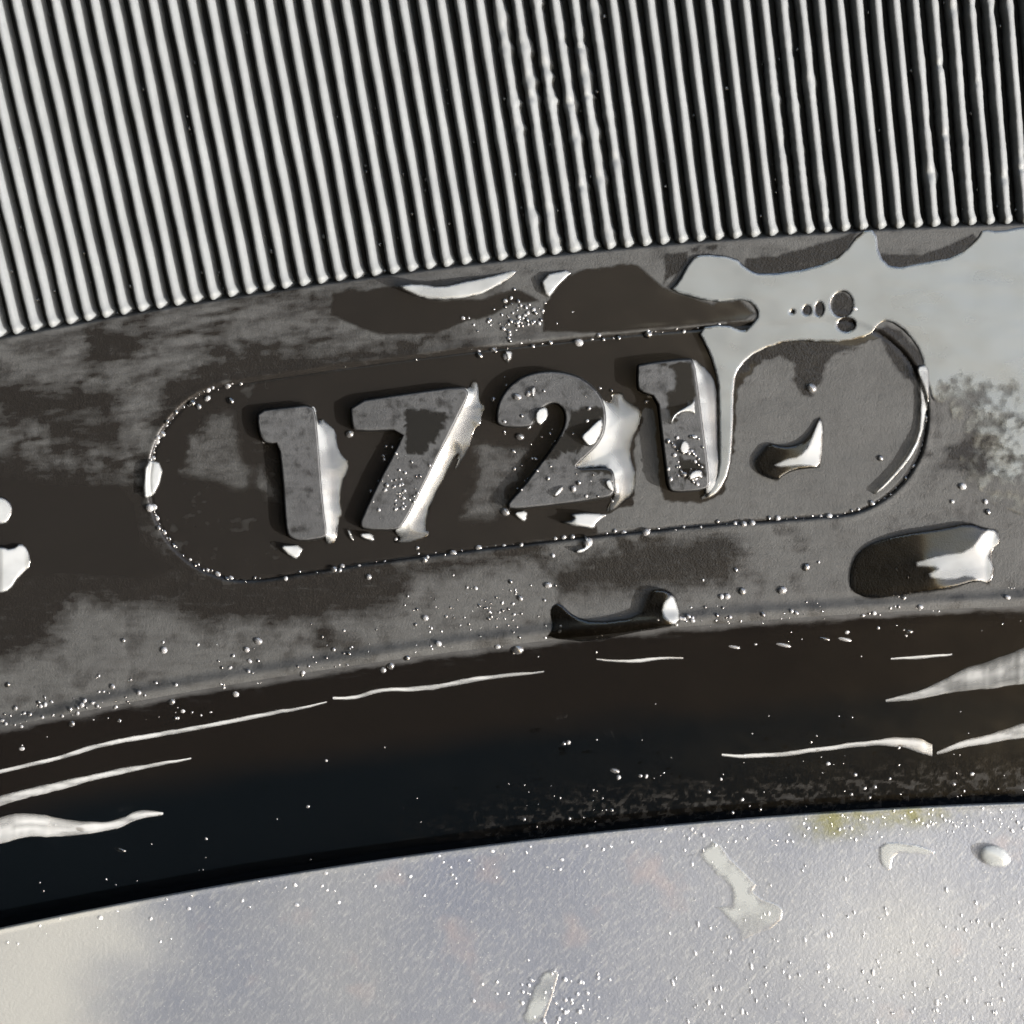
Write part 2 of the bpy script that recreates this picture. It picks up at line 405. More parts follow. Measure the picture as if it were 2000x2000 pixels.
# ribs
PITCH = 35.45/R_RIB
THR = math.atan2(CX-36, CY-655)
LEAN = .047
def rib_mesh(name, seed, lumps=(), rough=.008):
    rg = random.Random(seed); L = 1120.; seg = 220; prof = 13
    V = np.zeros((seg+1, prof, 3))
    ph = [rg.uniform(0, 6.28) for _ in range(8)]
    jit = [rg.gauss(0, 1) for _ in range(seg+3)]
    for i in range(seg+1):
        t = i/seg; rr = R_RIB-2+L*(t**1.25)
        w = 1+.025*math.sin(rr/31+ph[0])+.02*math.sin(rr/13+ph[1])
        w += rough*(jit[i]+jit[i+1]); hgt = 1+.02*math.sin(rr/47+ph[2])
        off = .5*math.sin(rr/83+ph[3])+.3*math.sin(rr/29+ph[4])
        tip = min(1, max(0, (rr-R_RIB+2)/16.)); tip = math.sin(tip*math.pi/2)
        fl = math.exp(-((rr-R_RIB-15)/9.)**2); w += .13*fl; off += 2.2*fl
        for (lr, lw, la, lh) in lumps:
            g = math.exp(-((rr-R_RIB-lr)/lw)**2); w += la*g; off += la*7*g; hgt += lh*g
        for k in range(prof):
            a = -1+2*k/(prof-1)
            xw = 13.7*(a-.40*(1-a*a))*w*(.35+.65*tip)
            zz = -34+(38*hgt)*(max(0, 1-abs(a)**2.7))**.8*(.55+.45*tip)
            V[i, k] = (xw+off+LEAN*-(rr-R_RIB), rr, zz)
    P = V.reshape(-1, 3).copy()
    # frame: origin at the axle, +y towards the rib
    P[:, 2] = P[:, 2]
    co = np.stack([P[:, 0]*S, P[:, 1]*S, P[:, 2]*S], -1)
    F = grid_faces(seg+1, prof)[:, ::-1]
    me_o = mesh_np(name, co, F, M_rib, tyre); me = me_o.data
    bpy.data.objects.remove(me_o); return me
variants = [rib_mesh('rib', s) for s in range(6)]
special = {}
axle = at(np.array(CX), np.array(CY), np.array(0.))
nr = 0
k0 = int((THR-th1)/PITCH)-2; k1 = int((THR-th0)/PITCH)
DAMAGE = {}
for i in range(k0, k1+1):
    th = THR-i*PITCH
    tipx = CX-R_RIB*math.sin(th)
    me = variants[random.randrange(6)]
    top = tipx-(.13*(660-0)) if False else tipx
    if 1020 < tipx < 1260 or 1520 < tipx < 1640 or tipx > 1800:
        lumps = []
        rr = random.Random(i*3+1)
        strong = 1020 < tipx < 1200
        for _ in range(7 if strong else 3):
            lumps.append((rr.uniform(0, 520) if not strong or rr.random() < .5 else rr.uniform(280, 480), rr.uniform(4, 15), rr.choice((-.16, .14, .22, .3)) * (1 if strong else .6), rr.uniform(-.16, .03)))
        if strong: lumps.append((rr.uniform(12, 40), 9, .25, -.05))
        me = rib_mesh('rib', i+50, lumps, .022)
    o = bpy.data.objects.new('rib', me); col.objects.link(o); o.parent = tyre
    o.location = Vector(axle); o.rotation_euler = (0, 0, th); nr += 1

# digits
def offset(P, d):
    n = len(P); out = []
    for i in range(n):
        a, b, c = Vector(P[i-1]), Vector(P[i]), Vector(P[(i+1) % n])
        e1 = (b-a).normalized(); e2 = (c-b).normalized(); t = (e1+e2)
        if t.length < 1e-6: t = e1
        t.normalize(); nrm = Vector((t.y, -t.x)); out.append(tuple(b+nrm*d))
    return out
def area(P): return .5*sum(P[i-1][0]*P[i][1]-P[i][0]*P[i-1][1] for i in range(len(P)))
def digit(poly, top, parent, sm):
    P = smooth(poly, sm)
    if area(P) < 0: P = P[::-1]           # y down: this keeps 'outside' on one side
    rings = [(offset(P, 3.2), -9), (offset(P, 1.6), 2), (offset(P, .2), top-3), (offset(P, -1.4), top-.8), (offset(P, -3.4), top)]
    bm = bmesh.new(); R = []
    for ring, z in rings:
        a = np.array(ring); co = at(a[:, 0], a[:, 1], np.full(len(a), float(z)))
        R.append([bm.verts.new(c) for c in co])
    nn = len(P)
    for j in range(len(R)-1):
        for i in range(nn):
            f = bm.faces.new((R[j][i], R[j][(i+1) % nn], R[j+1][(i+1) % nn], R[j+1][i])); f.smooth = True
    cap = bm.faces.new(R[-1]); bmesh.ops.triangulate(bm, faces=[cap], ngon_method='EAR_CLIP')
    # cut the face finer so that damp patches can be stored on it
    capf = [f for f in bm.faces if all(abs(v.co.z-top*S) < 1e-7 for v in f.verts)]
    for _ in range(5):
        es = [e for e in {e for f in capf for e in f.edges} if e.calc_length() > 9*S]
        if not es: break
        bmesh.ops.subdivide_edges(bm, edges=es, cuts=1)
        bmesh.ops.triangulate(bm, faces=[f for f in bm.faces if len(f.verts) > 4])
        capf = [f for f in bm.faces if all(abs(v.co.z-top*S) < 1e-7 for v in f.verts)]
    bmesh.ops.recalc_face_normals(bm, faces=bm.faces)
    me = bpy.data.meshes.new('digit'); bm.to_mesh(me); bm.free(); me.materials.append(M_digit)
    o = bpy.data.objects.new('digit', me); col.objects.link(o); o.parent = parent
    co = np.zeros(len(me.vertices)*3, np.float32); me.vertices.foreach_get('co', co); co = co.reshape(-1, 3)/S
    px = co[:, 0]+1000; py = 1000-co[:, 1]
    return o, px, py, co[:, 2]
DF = [[], [C([(400,420),(520,420),(620,440),(560,560),(470,660),(390,640),(400,540)], 650, 650, 2.76)],
      [C([(700,500),(800,460),(890,480),(900,540),(780,640),(790,690),(720,760),(650,740),(600,790),(520,810),(600,680),(680,580)], 900, 650, 3.22),
       C([(730,870),(860,790),(960,790),(1020,850),(960,880)], 900, 650, 3.22)],
      [C([(1250,200),(1440,190),(1475,420),(1400,480),(1340,560),(1310,540),(1290,380),(1340,380),(1340,240)], 900, 650, 3.22),
       C([(1380,790),(1520,820),(1530,900),(1440,860),(1400,930),(1370,860)], 900, 650, 3.22)]]
for k, (poly, top) in enumerate(zip(DIGITS, (15, 15, 16, 20))):
    o, px, py, z = digit(poly, top, panel, 1 if k != 2 else 2)
    o['label'] = ('digit 1 at the start of the date code', 'digit 7 with a bright water edge down its slanting stem', 'digit 2 with a wet bowl', 'digit 1 at the end of the date code')[k]
    wet = np.zeros(len(px)); wob = (fbm(px/8, py/8, 3)-.5)*14
    for p in DF[k]: wet = np.maximum(wet, sstep(sdf(px+wob, py+wob, p), 2, -2))
    side = (z < top-2).astype(float)
    dry = np.clip(.85-wet-.9*side-.5*sstep(fbm(px/11, py/11, 3), .55, .75), 0, 1)
    for n_, a in (('dry', dry), ('film', wet)):
        t_ = o.data.attributes.new(n_, 'FLOAT', 'POINT'); t_.data.foreach_set('value', a.astype(np.float32))

# ------------------------------------------------------------------ rim
rim = thing('wheel_rim', 'pale silver alloy wheel rim edge below the black tyre bead', 'wheel rim')
def rim_z(px, py):
    th, r = polar(px, py); q = R_RIM-r
    return -163+3.5*np.exp(-((q-5)/4.5)**2)-3*np.exp(-(q/1.5)**2)-.035*q+5*(fbm(px/300, py/240, 2)-.5)
n, m = 500, 260
th = np.linspace(th0, th1, n); q = np.linspace(0, 1, m)**1.3*1250
TH, Q = np.meshgrid(th, q, indexing='ij'); px, py = unpolar(TH, R_RIM-Q)
grime = 1.3*np.exp(-((px-1630)/60)**2-((Q-26)/26)**2)+1.1*np.exp(-((px-1770)/90)**2-((Q-18)/20)**2)+.25*np.exp(-(Q/9)**2)
warm_refl = sstep(px+.6*(fbm(px/200, py/200, 3)-.5)*500, 420, 60)*.9+.3*np.exp(-((px-1800)/260)**2-((py-1850)/140)**2)  # where the cream reflection is painted, left and lower right
mesh_np('rim_flange', at(px, py, rim_z(px, py)).reshape(-1, 3), grid_faces(n, m), M_rim, rim,
        dict(grime=np.clip(grime, 0, 1).ravel(), warm_refl=np.clip(warm_refl, 0, 1).ravel()))
# turned-down inner edge of the rim that grips the bead
Q2 = np.linspace(0, 60, 6); TH2, QQ = np.meshgrid(th, Q2, indexing='ij'); px, py = unpolar(TH2, np.full(TH2.shape, R_RIM))
mesh_np('rim_edge', at(px, py, -172.-QQ).reshape(-1, 3), grid_faces(n, 6), M_rim, rim)

# ------------------------------------------------------------------ water
def blur(a, k, it=1):
    for _ in range(it):
        for ax in (0, 1):
            b = np.zeros_like(a)
            for s_ in range(-k, k+1): b += np.roll(a, s_, ax)
            a = b/(2*k+1)
    return a
def settle(m, gx):
    """surface whose slope along x comes closest to gx inside the outline m"""
    ex = (m[1:] & m[:-1]).astype(float); ey = (m[:, 1:] & m[:, :-1]).astype(float)
    gxe = (gx[1:]+gx[:-1])*.5*ex
    def AT(ax, ay):
        o = np.zeros(m.shape); o[1:] += ax; o[:-1] -= ax; o[:, 1:] += ay; o[:, :-1] -= ay; return o
    A = lambda h: AT((h[1:]-h[:-1])*ex, (h[:, 1:]-h[:, :-1])*ey)+1e-4*h*m
    b = AT(gxe, 0*ey); x = np.zeros(m.shape); r_ = b-A(x); p = r_.copy(); rs = (r_*r_).sum()
    for _ in range(400):
        Ap = A(p); al = rs/((p*Ap).sum()+1e-20); x += al*p; r_ -= al*Ap; n_ = (r_*r_).sum()
        if n_ < 1e-6: break
        p = r_+n_/rs*p; rs = n_
    return x
def patch(name, poly, label, holes=(), mode='pool', digitp=None, top=14, white=None, step=2.5, sm=2, up=.05, down=.45, cap=16, mat=None, zfun=base_z, thick=2.5, edge=9, group=None, cat='water', bulge=0., slope=.75, tilt=None, fade=5., mott=.25):
    P = smooth(poly, sm); A = np.array(P); x0, y0 = A.min(0)-3*step; x1, y1 = A.max(0)+3*step
    nx = int((x1-x0)/step)+1; ny = int((y1-y0)/step)+1
    px, py = np.meshgrid(x0+step*np.arange(nx), y0+step*np.arange(ny), indexing='ij')
    def sd(x, y):
        d = sdf(x, y, P)
        for h in holes: d = np.maximum(d, -sdf(x, y, h))
        return d
    d = sd(px, py)
    g = .8; gx = (sd(px+g, py)-sd(px-g, py))/(2*g); gy = (sd(px, py+g)-sd(px, py-g))/(2*g)
    out = (d > 0) & (d < step*1.5)
    px = np.where(out, px-gx*d, px); py = np.where(out, py-gy*d, py); din = np.where(out, 0, -d)
    e = np.sqrt(np.clip(1-(1-np.clip(din/edge, 0, 1))**2, 0, 1))
    if mode == 'pool': h = thick*e
    elif mode == 'fillet':
        dd = np.clip(sdf(px, py, digitp), 0, None)
        B = np.array(P); B = np.concatenate([B+(np.roll(B, -1, 0)-B)*f_ for f_ in np.linspace(0, 1, 12, endpoint=False)]); bd = sdf(B[:, 0], B[:, 1], digitp); B = B[bd > 7]
        do = np.full(px.shape, 1e9)
        for bx, by in B: do = np.minimum(do, np.hypot(px-bx, py-by))
        t = dd/(dd+do+1e-6)
        h = 1+(top-1)*(1-t)**1.6
        h = h*np.where(dd < 5, 1, e*.4+.6)
        zb = np.where(sdf(px, py, digitp) < 0, 0, 0)
    elif mode == 'drop':
        W = sdf(px, py, smooth(white, 1)) < 0
        ins = d < step*1.2
        gx_ = blur(np.where(W, -down, up).astype(float), 1, 1)
        h = settle(ins, gx_*step)
        h = np.clip(h-np.percentile(h[ins], 4), 0, cap)
        h = blur(h, 1, 1)*np.clip(e*1.3, 0, 1)+thick*e
    elif mode == 'ledge':
        ins = d < step*.5
        yt = np.where(ins.any(1), py[np.arange(nx), ins.argmax(1)], 0); zt = zfun(px[:, 0], yt)
        yb = np.where(ins.any(1), py[np.arange(nx), ny-1-ins[:, ::-1].argmax(1)], 0)
        h = (zt[:, None]-zfun(px, py))+slope*(py-yt[:, None])+1
        h = h*np.clip((yb[:, None]-py)/(step*1.2), 0, 1)
    if tilt: h = h+tilt[0]*60*np.log1p(np.exp(np.clip((tilt[1]-px)/60, -30, 30)))*np.clip(e, .0, 1)
    h = h+bulge*e*(fbm(px/70+3, py/70, 2)-.5)
    z = np.minimum(zfun(px, py), 1e9)+h+.6
    keep = (d < step*.75).astype(float)
    F = grid_faces(nx, ny); ok = (((d.ravel() < 0)[F].sum(1) >= 1) & (np.all(d.ravel()[F] < step*1.5, 1)))
    fd = fade(px, py) if callable(fade) else fade
    rag = (fbm(px/14, py/14, 3)-.5)
    refl_ = sstep(np.clip(-d, 0, None)+rag*fd*1.2, 0, fd)
    if mode == 'drop' and white is not None: refl_ = refl_*sstep(sdf(px+rag*4, py, smooth(white, 1)), 2.5, -2.5)  # traced glints painted pale inside the white outline
    if mode == 'fillet': refl_ = refl_*(1-.5*sstep(t, .25, .6))  # painted highlight is palest close to the digit
    refl_ = refl_*(1-mott*sstep(fbm(px/70, py/45, 4), .35, .75))
    veil = sstep(np.clip(-d, 0, None)+rag*fd*1.6, 0, fd) if callable(fade) else np.ones(px.shape)
    if callable(fade): veil = np.where(fd < 12, 1., veil)
    V = at(px, py, z).reshape(-1, 3); v, f, a_ = compact(V, F[ok], dict(painted_refl=refl_.ravel(), veil=veil.ravel()))
    o = mesh_np(name, v, f[:, ::-1], mat or M_water, None, a_)
    return tag(o, label, cat, group)

c3 = lambda pts: C(pts, 1300, 0, 2.76)
c6 = lambda pts: C(pts, 900, 650, 3.22)
cr = lambda pts: C(pts, 1300, 600, 2.76)
c5 = lambda pts: C(pts, 650, 650, 2.76)
c4 = lambda pts: C(pts, 300, 650, 3.864)
cl = lambda pts: C(pts, 0, 650, 2.76)
def ell(cx, cy, a, b, n=16, rot=0):
    return [(cx+a*math.cos(t)*math.cos(rot)-b*math.sin(t)*math.sin(rot), cy+a*math.cos(t)*math.sin(rot)+b*math.sin(t)*math.cos(rot)) for t in [6.2832*i/n for i in range(n)]]

# the wide pale sheet of water, upper right; its sky reflection is mostly painted colour
L = c3([(10,1565),(60,1530),(130,1400),(190,1365),(380,1385),(435,1445),(520,1482),(800,1447),(960,1372),(1045,1250),(1135,1235),(1150,1380),(1225,1450),(1400,1415),(1570,1385),(1680,1290),(1710,1235),(1800,1250),(1932,1220),(2600,1190)]) + \
    [(2300,1080),(2100,1040),(2000,1010),(1930,985),(1890,960),(1870,900),(1862,850),(1850,790),(1822,790),(1808,735),(1800,690),(1772,650),(1735,625),(1715,632),(1700,655),(1650,668),(1600,668),(1545,664),(1480,685),(1445,715),(1434,745),(1432,850),(1426,920),(1404,962),(1375,978),(1388,950),(1404,920)] + \
    [(1404,850),(1402,760),(1398,730),(1385,690),(1358,640),(1420,632),(1452,648),(1470,632),(1482,615),(1470,592),(1445,585),(1390,592)]
holes = [ell(1300+950/2.76, 1640/2.76, 22, 25), ell(1300+975/2.76, 1750/2.76, 18, 14), ell(1300+828/2.76, 1665/2.76, 8, 14), ell(1300+762/2.76, 1672/2.76, 8, 9), ell(1547, 609, 4, 3)]
patch('water_sheet', L, 'wide pale sheet of water under the ribs at the right, sky shining in it', holes=holes, mat=M_pool, zfun=lambda x, y: base_z(x, y, 0.), step=3, thick=.8, edge=4, sm=1, bulge=.8, tilt=(.02, 1600), mott=.12, fade=lambda x, y: 5+150*sstep(y+.25*(x-1800), 690, 820)*sstep(x, 1815, 1880))

patch('water_edge', c4([(1180,550),(1225,560),(1245,690),(1265,640),(1320,690),(1375,740),(1385,850),(1420,930),(1485,980),(1460,1070),(1430,1120),(1410,1250),(1430,1380),(1395,1410),(1385,1560),(1340,1600),(1300,1590),(1290,1540),(1270,1420),(1240,1280),(1235,1150),(1215,1000),(1195,800),(1180,650)]),
      'bright water clinging to the right side of the first digit 1', mode='fillet', mott=.5, bulge=5, digitp=D1, top=15, sm=1)
patch('water_edge', c5([(670,290),(740,300),(750,260),(790,260),(790,370),(825,400),(800,440),(800,490),(760,520),(730,640),(650,760),(680,680),(670,650),(600,780),(540,900),(490,1060),(520,1070),(510,1100),(420,1135),(310,1130),(370,1110),(330,1080),(350,1040),(480,740),(570,600),(640,430)]),
      'bright water clinging along the slanting stem of the digit 7', mode='fillet', mott=.5, bulge=5, digitp=D7, top=15, sm=1)
patch('water_edge', c6([(860,395),(930,440),(950,430),(950,380),(1025,375),(1030,420),(1140,480),(1135,540),(1090,650),(1060,770),(1100,880),(1105,960),(1080,1030),(1030,1060),(960,1130),(910,1120),(970,1020),(960,920),(930,850),(850,840),(710,870),(770,760),(860,680),(900,560),(885,480)]),
      'bright water clinging to the right of the digit 2', mode='fillet', mott=.5, bulge=5, digitp=D2, top=15, sm=1)
patch('water_edge', c6([(1440,160),(1500,180),(1570,250),(1612,320),(1625,500),(1640,700),(1665,850),(1655,950),(1620,1010),(1530,1055),(1500,1035),(1550,985),(1540,900),(1510,640),(1470,300)]),
      'bright water clinging to the right side of the last digit 1', mode='fillet', mott=.5, bulge=5, digitp=D1b, top=20, sm=1)
patch('water_smear', c6([(600,1190),(720,1175),(670,1140),(780,1125),(860,1135),(930,1140),(860,1190),(840,1240),(740,1222)]), 'small bright smear of water under the digit 2', mode='drop', white=c6([(560,1100),(1000,1100),(1000,1280),(560,1280)]), sm=1, down=.3)
patch('water_smear', c4([(925,1595),(1140,1600),(1095,1715),(1035,1700)]), 'small bright smear of water under the first digit 1', mode='drop', white=c4([(900,1500),(1200,1500),(1200,1800),(900,1800)]), sm=1, down=.35)
patch('water_drop', cr([(480,840),(500,800),(560,730),(640,750),(720,740),(780,690),(830,580),(850,640),(845,760),(832,865),(760,870),(700,880),(650,900),(600,940),(500,900)]),
      'dark drop with a white tail inside the oval panel, right of the last digit', mode='drop', white=cr([(575,862),(650,820),(720,810),(780,750),(835,580),(870,680),(840,870),(760,845)]), sm=1, up=.06, down=.35, cap=14, thick=1.5)
patch('water_puddle', cr([(990,1450),(1010,1370),(1050,1310),(1140,1260),(1290,1220),(1500,1190),(1640,1160),(1720,1190),(1790,1200),(1805,1270),(1760,1300),(1755,1360),(1775,1420),(1745,1495),(1680,1475),(1540,1520),(1300,1550),(1100,1575),(1000,1530)]),
      'long dark puddle with a white star at its right end, on the lip', mode='drop', white=cr([(1310,1390),(1480,1340),(1640,1320),(1720,1200),(1800,1200),(1820,1270),(1760,1300),(1730,1350),(1800,1420),(1760,1500),(1700,1490),(1640,1440),(1540,1470),(1400,1450),(1500,1400)]), sm=1, up=.09, down=.35, cap=26, thick=1.5)
patch('water_puddle', c5([(1170,1490),(1220,1450),(1300,1530),(1420,1560),(1660,1530),(1690,1430),(1720,1385),(1790,1380),(1840,1410),(1870,1500),(1870,1565),(1800,1590),(1600,1620),(1400,1670),(1150,1645),(1190,1600)]),
      'narrow dark puddle curling up to a white tip, beneath the oval panel', mode='drop', white=c5([(1770,1480),(1840,1400),(1900,1500),(1890,1590),(1800,1550)]), sm=1, up=.08, down=.45, cap=16, thick=1.5)
patch('water_smear', C([(330,1540),(450,1520),(580,1545),(720,1510),(880,1480),(1000,1450),(960,1500),(880,1550),(780,1600),(600,1622),(480,1612),(400,1575)], 650, 0, 2.76), 'long white streak of water just under the ribs, above the oval', mode='drop', white=[(0,0),(2000,0),(2000,2000),(0,2000)], sm=1, down=.16, cap=30)
patch('water_smear', C([(1110,1480),(1310,1445),(1220,1540),(1150,1625)], 650, 0, 2.76), 'pale wedge of water just under the ribs', mode='drop', white=[(0,0),(2000,0),(2000,2000),(0,2000)], sm=1, down=.2, cap=30)
patch('water_drop', cl([(780,670),(885,710),(855,850),(795,900),(765,880)]), 'pale splash at the left tip of the oval panel', mode='drop', white=[(0,0),(2000,0),(2000,2000),(0,2000)], sm=1, down=.3)
patch('water_drop', cl([(-120,870),(0,880),(50,900),(72,960),(40,1030),(0,1035),(-100,1000)]), 'small pale drop cut by the left frame edge', mode='drop', white=[(-300,0),(2000,0),(2000,2000),(-300,2000)], sm=1, down=.3)
patch('water_drop', cl([(-150,1150),(0,1150),(60,1165),(110,1130),(150,1165),(172,1250),(100,1320),(60,1390),(0,1410),(-150,1400)]), 'larger white drop cut by the left frame edge', mode='drop', white=[(-300,0),(2000,0),(2000,2000),(-300,2000)], sm=1, down=.35)
patch('water_edge', cr([(1345,315),(1420,310),(1425,420),(1412,560),(1385,700),(1330,810),(1260,900),(1150,1005),(1110,1010),(1200,920),(1290,810),(1355,700),(1370,560),(1365,400)]), 'bright thread of water along the right end of the oval panel', mode='drop', white=[(0,0),(2000,0),(2000,2000),(0,2000)], sm=1, down=.3, cap=8, mott=.6, bulge=4)

patch('water_smear', c5([(140,1075),(215,1075),(232,1130),(150,1112)]), 'tiny bright smear under the foot of the digit 7', mode='drop', white=[(0,0),(2000,0),(2000,2000),(0,2000)], sm=1, down=.4, step=1.5)
patch('water_smear', c5([(72,1055),(95,1065),(122,1125),(92,1120)]), 'tiny bright smear between the feet of the digits 1 and 7', mode='drop', white=[(0,0),(2000,0),(2000,2000),(0,2000)], sm=1, down=.4, step=1.5)
patch('water_smear', c6([(320,1125),(425,1112),(412,1190),(370,1180)]), 'tiny bright smear under the left foot of the digit 2', mode='drop', white=[(0,0),(2000,0),(2000,2000),(0,2000)], sm=1, down=.4, step=1.5)
patch('water_smear', c6([(270,110),(325,110),(325,160),(290,200),(285,150)]), 'bright curl of water on the top edge of the oval, above the digit 2', mode='drop', white=[(0,0),(2000,0),(2000,2000),(0,2000)], sm=1, down=.4, step=1.5)
patch('water_smear', c6([(760,1260),(820,1290),(835,1330),(790,1380),(720,1390),(720,1365),(790,1340)]), 'bright curl of water below the oval, under the digit 2', mode='drop', white=[(0,0),(2000,0),(2000,2000),(0,2000)], sm=1, down=.4, step=1.5)
tz = lambda t: (lambda x, y: np.full(np.shape(x), float(t)))
ALL = [(-300,-300),(2600,-300),(2600,2600),(-300,2600)]
patch('water_drop', c6([(745,655),(800,600),(885,528),(898,590),(880,650),(850,700),(800,722),(775,690)]), 'white drop on the right shoulder of the digit 2', mode='drop', white=ALL, zfun=tz(16), sm=1, down=.45, step=1.5)
patch('water_drop', c6([(470,480),(545,458),(552,540),(500,585),(462,560)]), 'white drop in the hook of the digit 2', mode='drop', white=ALL, zfun=tz(13), sm=1, down=.4, step=1.5)
patch('water_drop', c6([(900,930),(945,915),(962,960),(965,1005),(925,985)]), 'white drop at the foot of the digit 2', mode='drop', white=ALL, zfun=tz(16), sm=1, down=.4, step=1.5)
patch('water_drop', c6([(575,1020),(620,965),(655,960),(640,1000),(600,1040)]), 'slanting white drop on the base of the digit 2', mode='drop', white=ALL, zfun=tz(16), sm=1, down=.4, step=1.5)
patch('water_drop', c6([(435,350),(475,330),(475,395),(445,415)]), 'upright white drop on the crown of the digit 2', mode='drop', white=ALL, zfun=tz(16), sm=1, down=.5, step=1.5)
patch('water_smear', c6([(1310,560),(1340,500),(1400,470),(1450,440),(1475,410),(1480,520),(1450,500),(1400,500),(1350,530),(1330,580)]), 'curved pale smear of water across the last digit 1', mode='drop', white=ALL, zfun=tz(20), sm=1, down=.3, step=1.5)
patch('water_smear', c6([(1380,690),(1410,670),(1440,700),(1440,750),(1400,770),(1370,740)]), 'small pale smear of water midway down the last digit 1', mode='drop', white=ALL, zfun=tz(20), sm=1, down=.4, step=1.5)
patch('water_smear', c6([(1425,900),(1460,860),(1520,855),(1525,920),(1490,910),(1440,935)]), 'small pale smear of water at the foot of the last digit 1', mode='drop', white=ALL, zfun=tz(20), sm=1, down=.4, step=1.5)

# sky reflections in the dark bead flank, shaped as pale ribbons of water
def streak(pts, label, w, name='sky_refl_streak', slope=-.15):
    P = np.array(pts, float); w = np.array(w, float)
    for _ in range(2):                                   # round the path
        P = np.concatenate([P[:1], np.stack([P[:-1]*.75+P[1:]*.25, P[:-1]*.25+P[1:]*.75], 1).reshape(-1, 2), P[-1:]])
        w = np.concatenate([w[:1], np.stack([w[:-1]*.75+w[1:]*.25, w[:-1]*.25+w[1:]*.75], 1).ravel(), w[-1:]])
    L_ = np.concatenate([[0], np.cumsum(np.hypot(*np.diff(P, axis=0).T))]); sN = np.arange(0, L_[-1], 2.5)
    x = np.interp(sN, L_, P[:, 0]); yc = np.interp(sN, L_, P[:, 1]); ww = np.interp(sN, L_, w)
    ww = ww+np.minimum(ww*.6, 5)*(fbm(x/29, x*0+yc.mean(), 3)-.5); yc = yc+4*(fbm(x/45+5, x*0, 3)-.5)
    T = np.linspace(0, 1, 7); X = np.repeat(x[:, None], 9, 1)
    Y = np.concatenate([(yc-ww)[:, None]+2*ww[:, None]*T[None], (yc+ww)[:, None]+np.array([[1.5, 1.8]])], 1)
    bz = base_z(X, Y); H = bz.copy()
    zt = bz[:, :1]+.4
    prof = np.sin(T*1.9)/np.sin(1.9)*.35+T*.65
    H[:, :7] = zt+slope*2*ww[:, None]*prof[None]
    H[:, :7] = np.maximum(H[:, :7], bz[:, :7]+.4); H[:, 7] = (H[:, 6]+bz[:, 7])/2; H[:, 8] = bz[:, 8]-1
    V = at(X, Y, H).reshape(-1, 3)
    return tag(mesh_np(name, V, grid_faces(len(x), 9)[:, ::-1], M_streak, None, dict(painted_refl=(np.clip(np.array([.15, .6, 1, 1, 1, .8, .5, .1, 0])[None], 0, 1)*(.6+.4*sstep(fbm(X/70, Y/9, 3), .3, .6))).ravel())), label, 'water')
streak([(-380,1645),(-200,1572),(-60,1525),(0,1506),(120,1478),(200,1452),(400,1418),(560,1388),(640,1370)], 'thin pale line of sky reflection in the bead groove at the left', [1,3,3,3,4,4,4,3,1])
streak([(650,1362),(700,1362),(740,1346),(800,1346),(860,1340),(930,1324),(1000,1318),(1065,1311)], 'thin wavy line of sky reflection in the bead groove, centre', [2,4,3,4,4,4,3,1])
streak([(1165,1288),(1230,1292),(1280,1284),(1335,1284)], 'short thin line of sky reflection under the lip, right of centre', [1,3,3,1])
streak([(-330,1700),(-180,1640),(-60,1590),(0,1562),(120,1532),(260,1500),(375,1480)], 'bright straight streak of sky reflection in the bead groove at the left', [1,6,9,9,7,5,1])
streak([(-300,1740),(-200,1700),(-60,1640),(0,1622),(50,1608),(150,1618),(230,1612),(270,1588),(320,1588)], 'broad pale patch of sky reflection low in the bead groove at the left', [2,20,26,26,24,14,6,9,2])
streak([(1410,1474),(1480,1477),(1550,1470),(1650,1455),(1740,1447),(1790,1452),(1822,1465)], 'long pale ribbon of sky reflection low in the groove at the right', [2,4,4,4,6,14,10])
streak([(1830,1470),(1870,1455),(1920,1445),(2000,1425),(2100,1415)], 'pale ribbon of sky reflection low in the groove at the right frame edge', [2,6,8,14,16])
streak([(1730,1368),(1800,1356),(1870,1330),(1930,1318),(2000,1300),(2100,1280)], 'broad pale sheet of sky reflection in the groove at the right frame edge', [2,8,18,26,34,40])
streak([(1740,1286),(1800,1282),(1860,1277)], 'thin bright line of sky reflection under the lip at the right', [1,3,1])

# wet film and drops on the rim
patch('water_film', C([(60,1310),(170,1282),(255,1222),(300,1240),(345,1310),(420,1380),(490,1455),(470,1490),(525,1535),(600,1560),(632,1590),(625,1645),(560,1700),(480,1722),(402,1765),(380,1700),(345,1650),(300,1600),(262,1578),(350,1565),(352,1500),(325,1440),(270,1400),(215,1340),(165,1300)], 1300, 1200, 2.76), 'ragged pale film of water on the silver rim, right of centre', mat=M_clear, zfun=rim_z, thick=1.2, edge=8, sm=0, fade=13, mott=.6)
patch('water_drop', ell(1942, 1672, 34, 22, rot=.35), 'oval clear drop on the silver rim at the right frame edge', mat=M_clear, zfun=rim_z, thick=14, edge=22, sm=0)
patch('water_film', C([(1150,1230),(1300,1225),(1460,1270),(1440,1300),(1320,1290),(1230,1290),(1210,1400),(1150,1340)], 1300, 1200, 2.76), 'small curved smear of water on the rim below the grime', mat=M_clear, zfun=rim_z, thick=2, edge=6, fade=8, sm=1)
patch('water_film', C([(1120,1650),(1230,1620),(1180,1800),(1130,1932),(1010,1932),(1060,1780)], 650, 1300, 2.76), 'slanting run of water on the rim at the lower frame edge', mat=M_clear, zfun=rim_z, thick=1.5, edge=10, sm=1, fade=12, mott=.6)

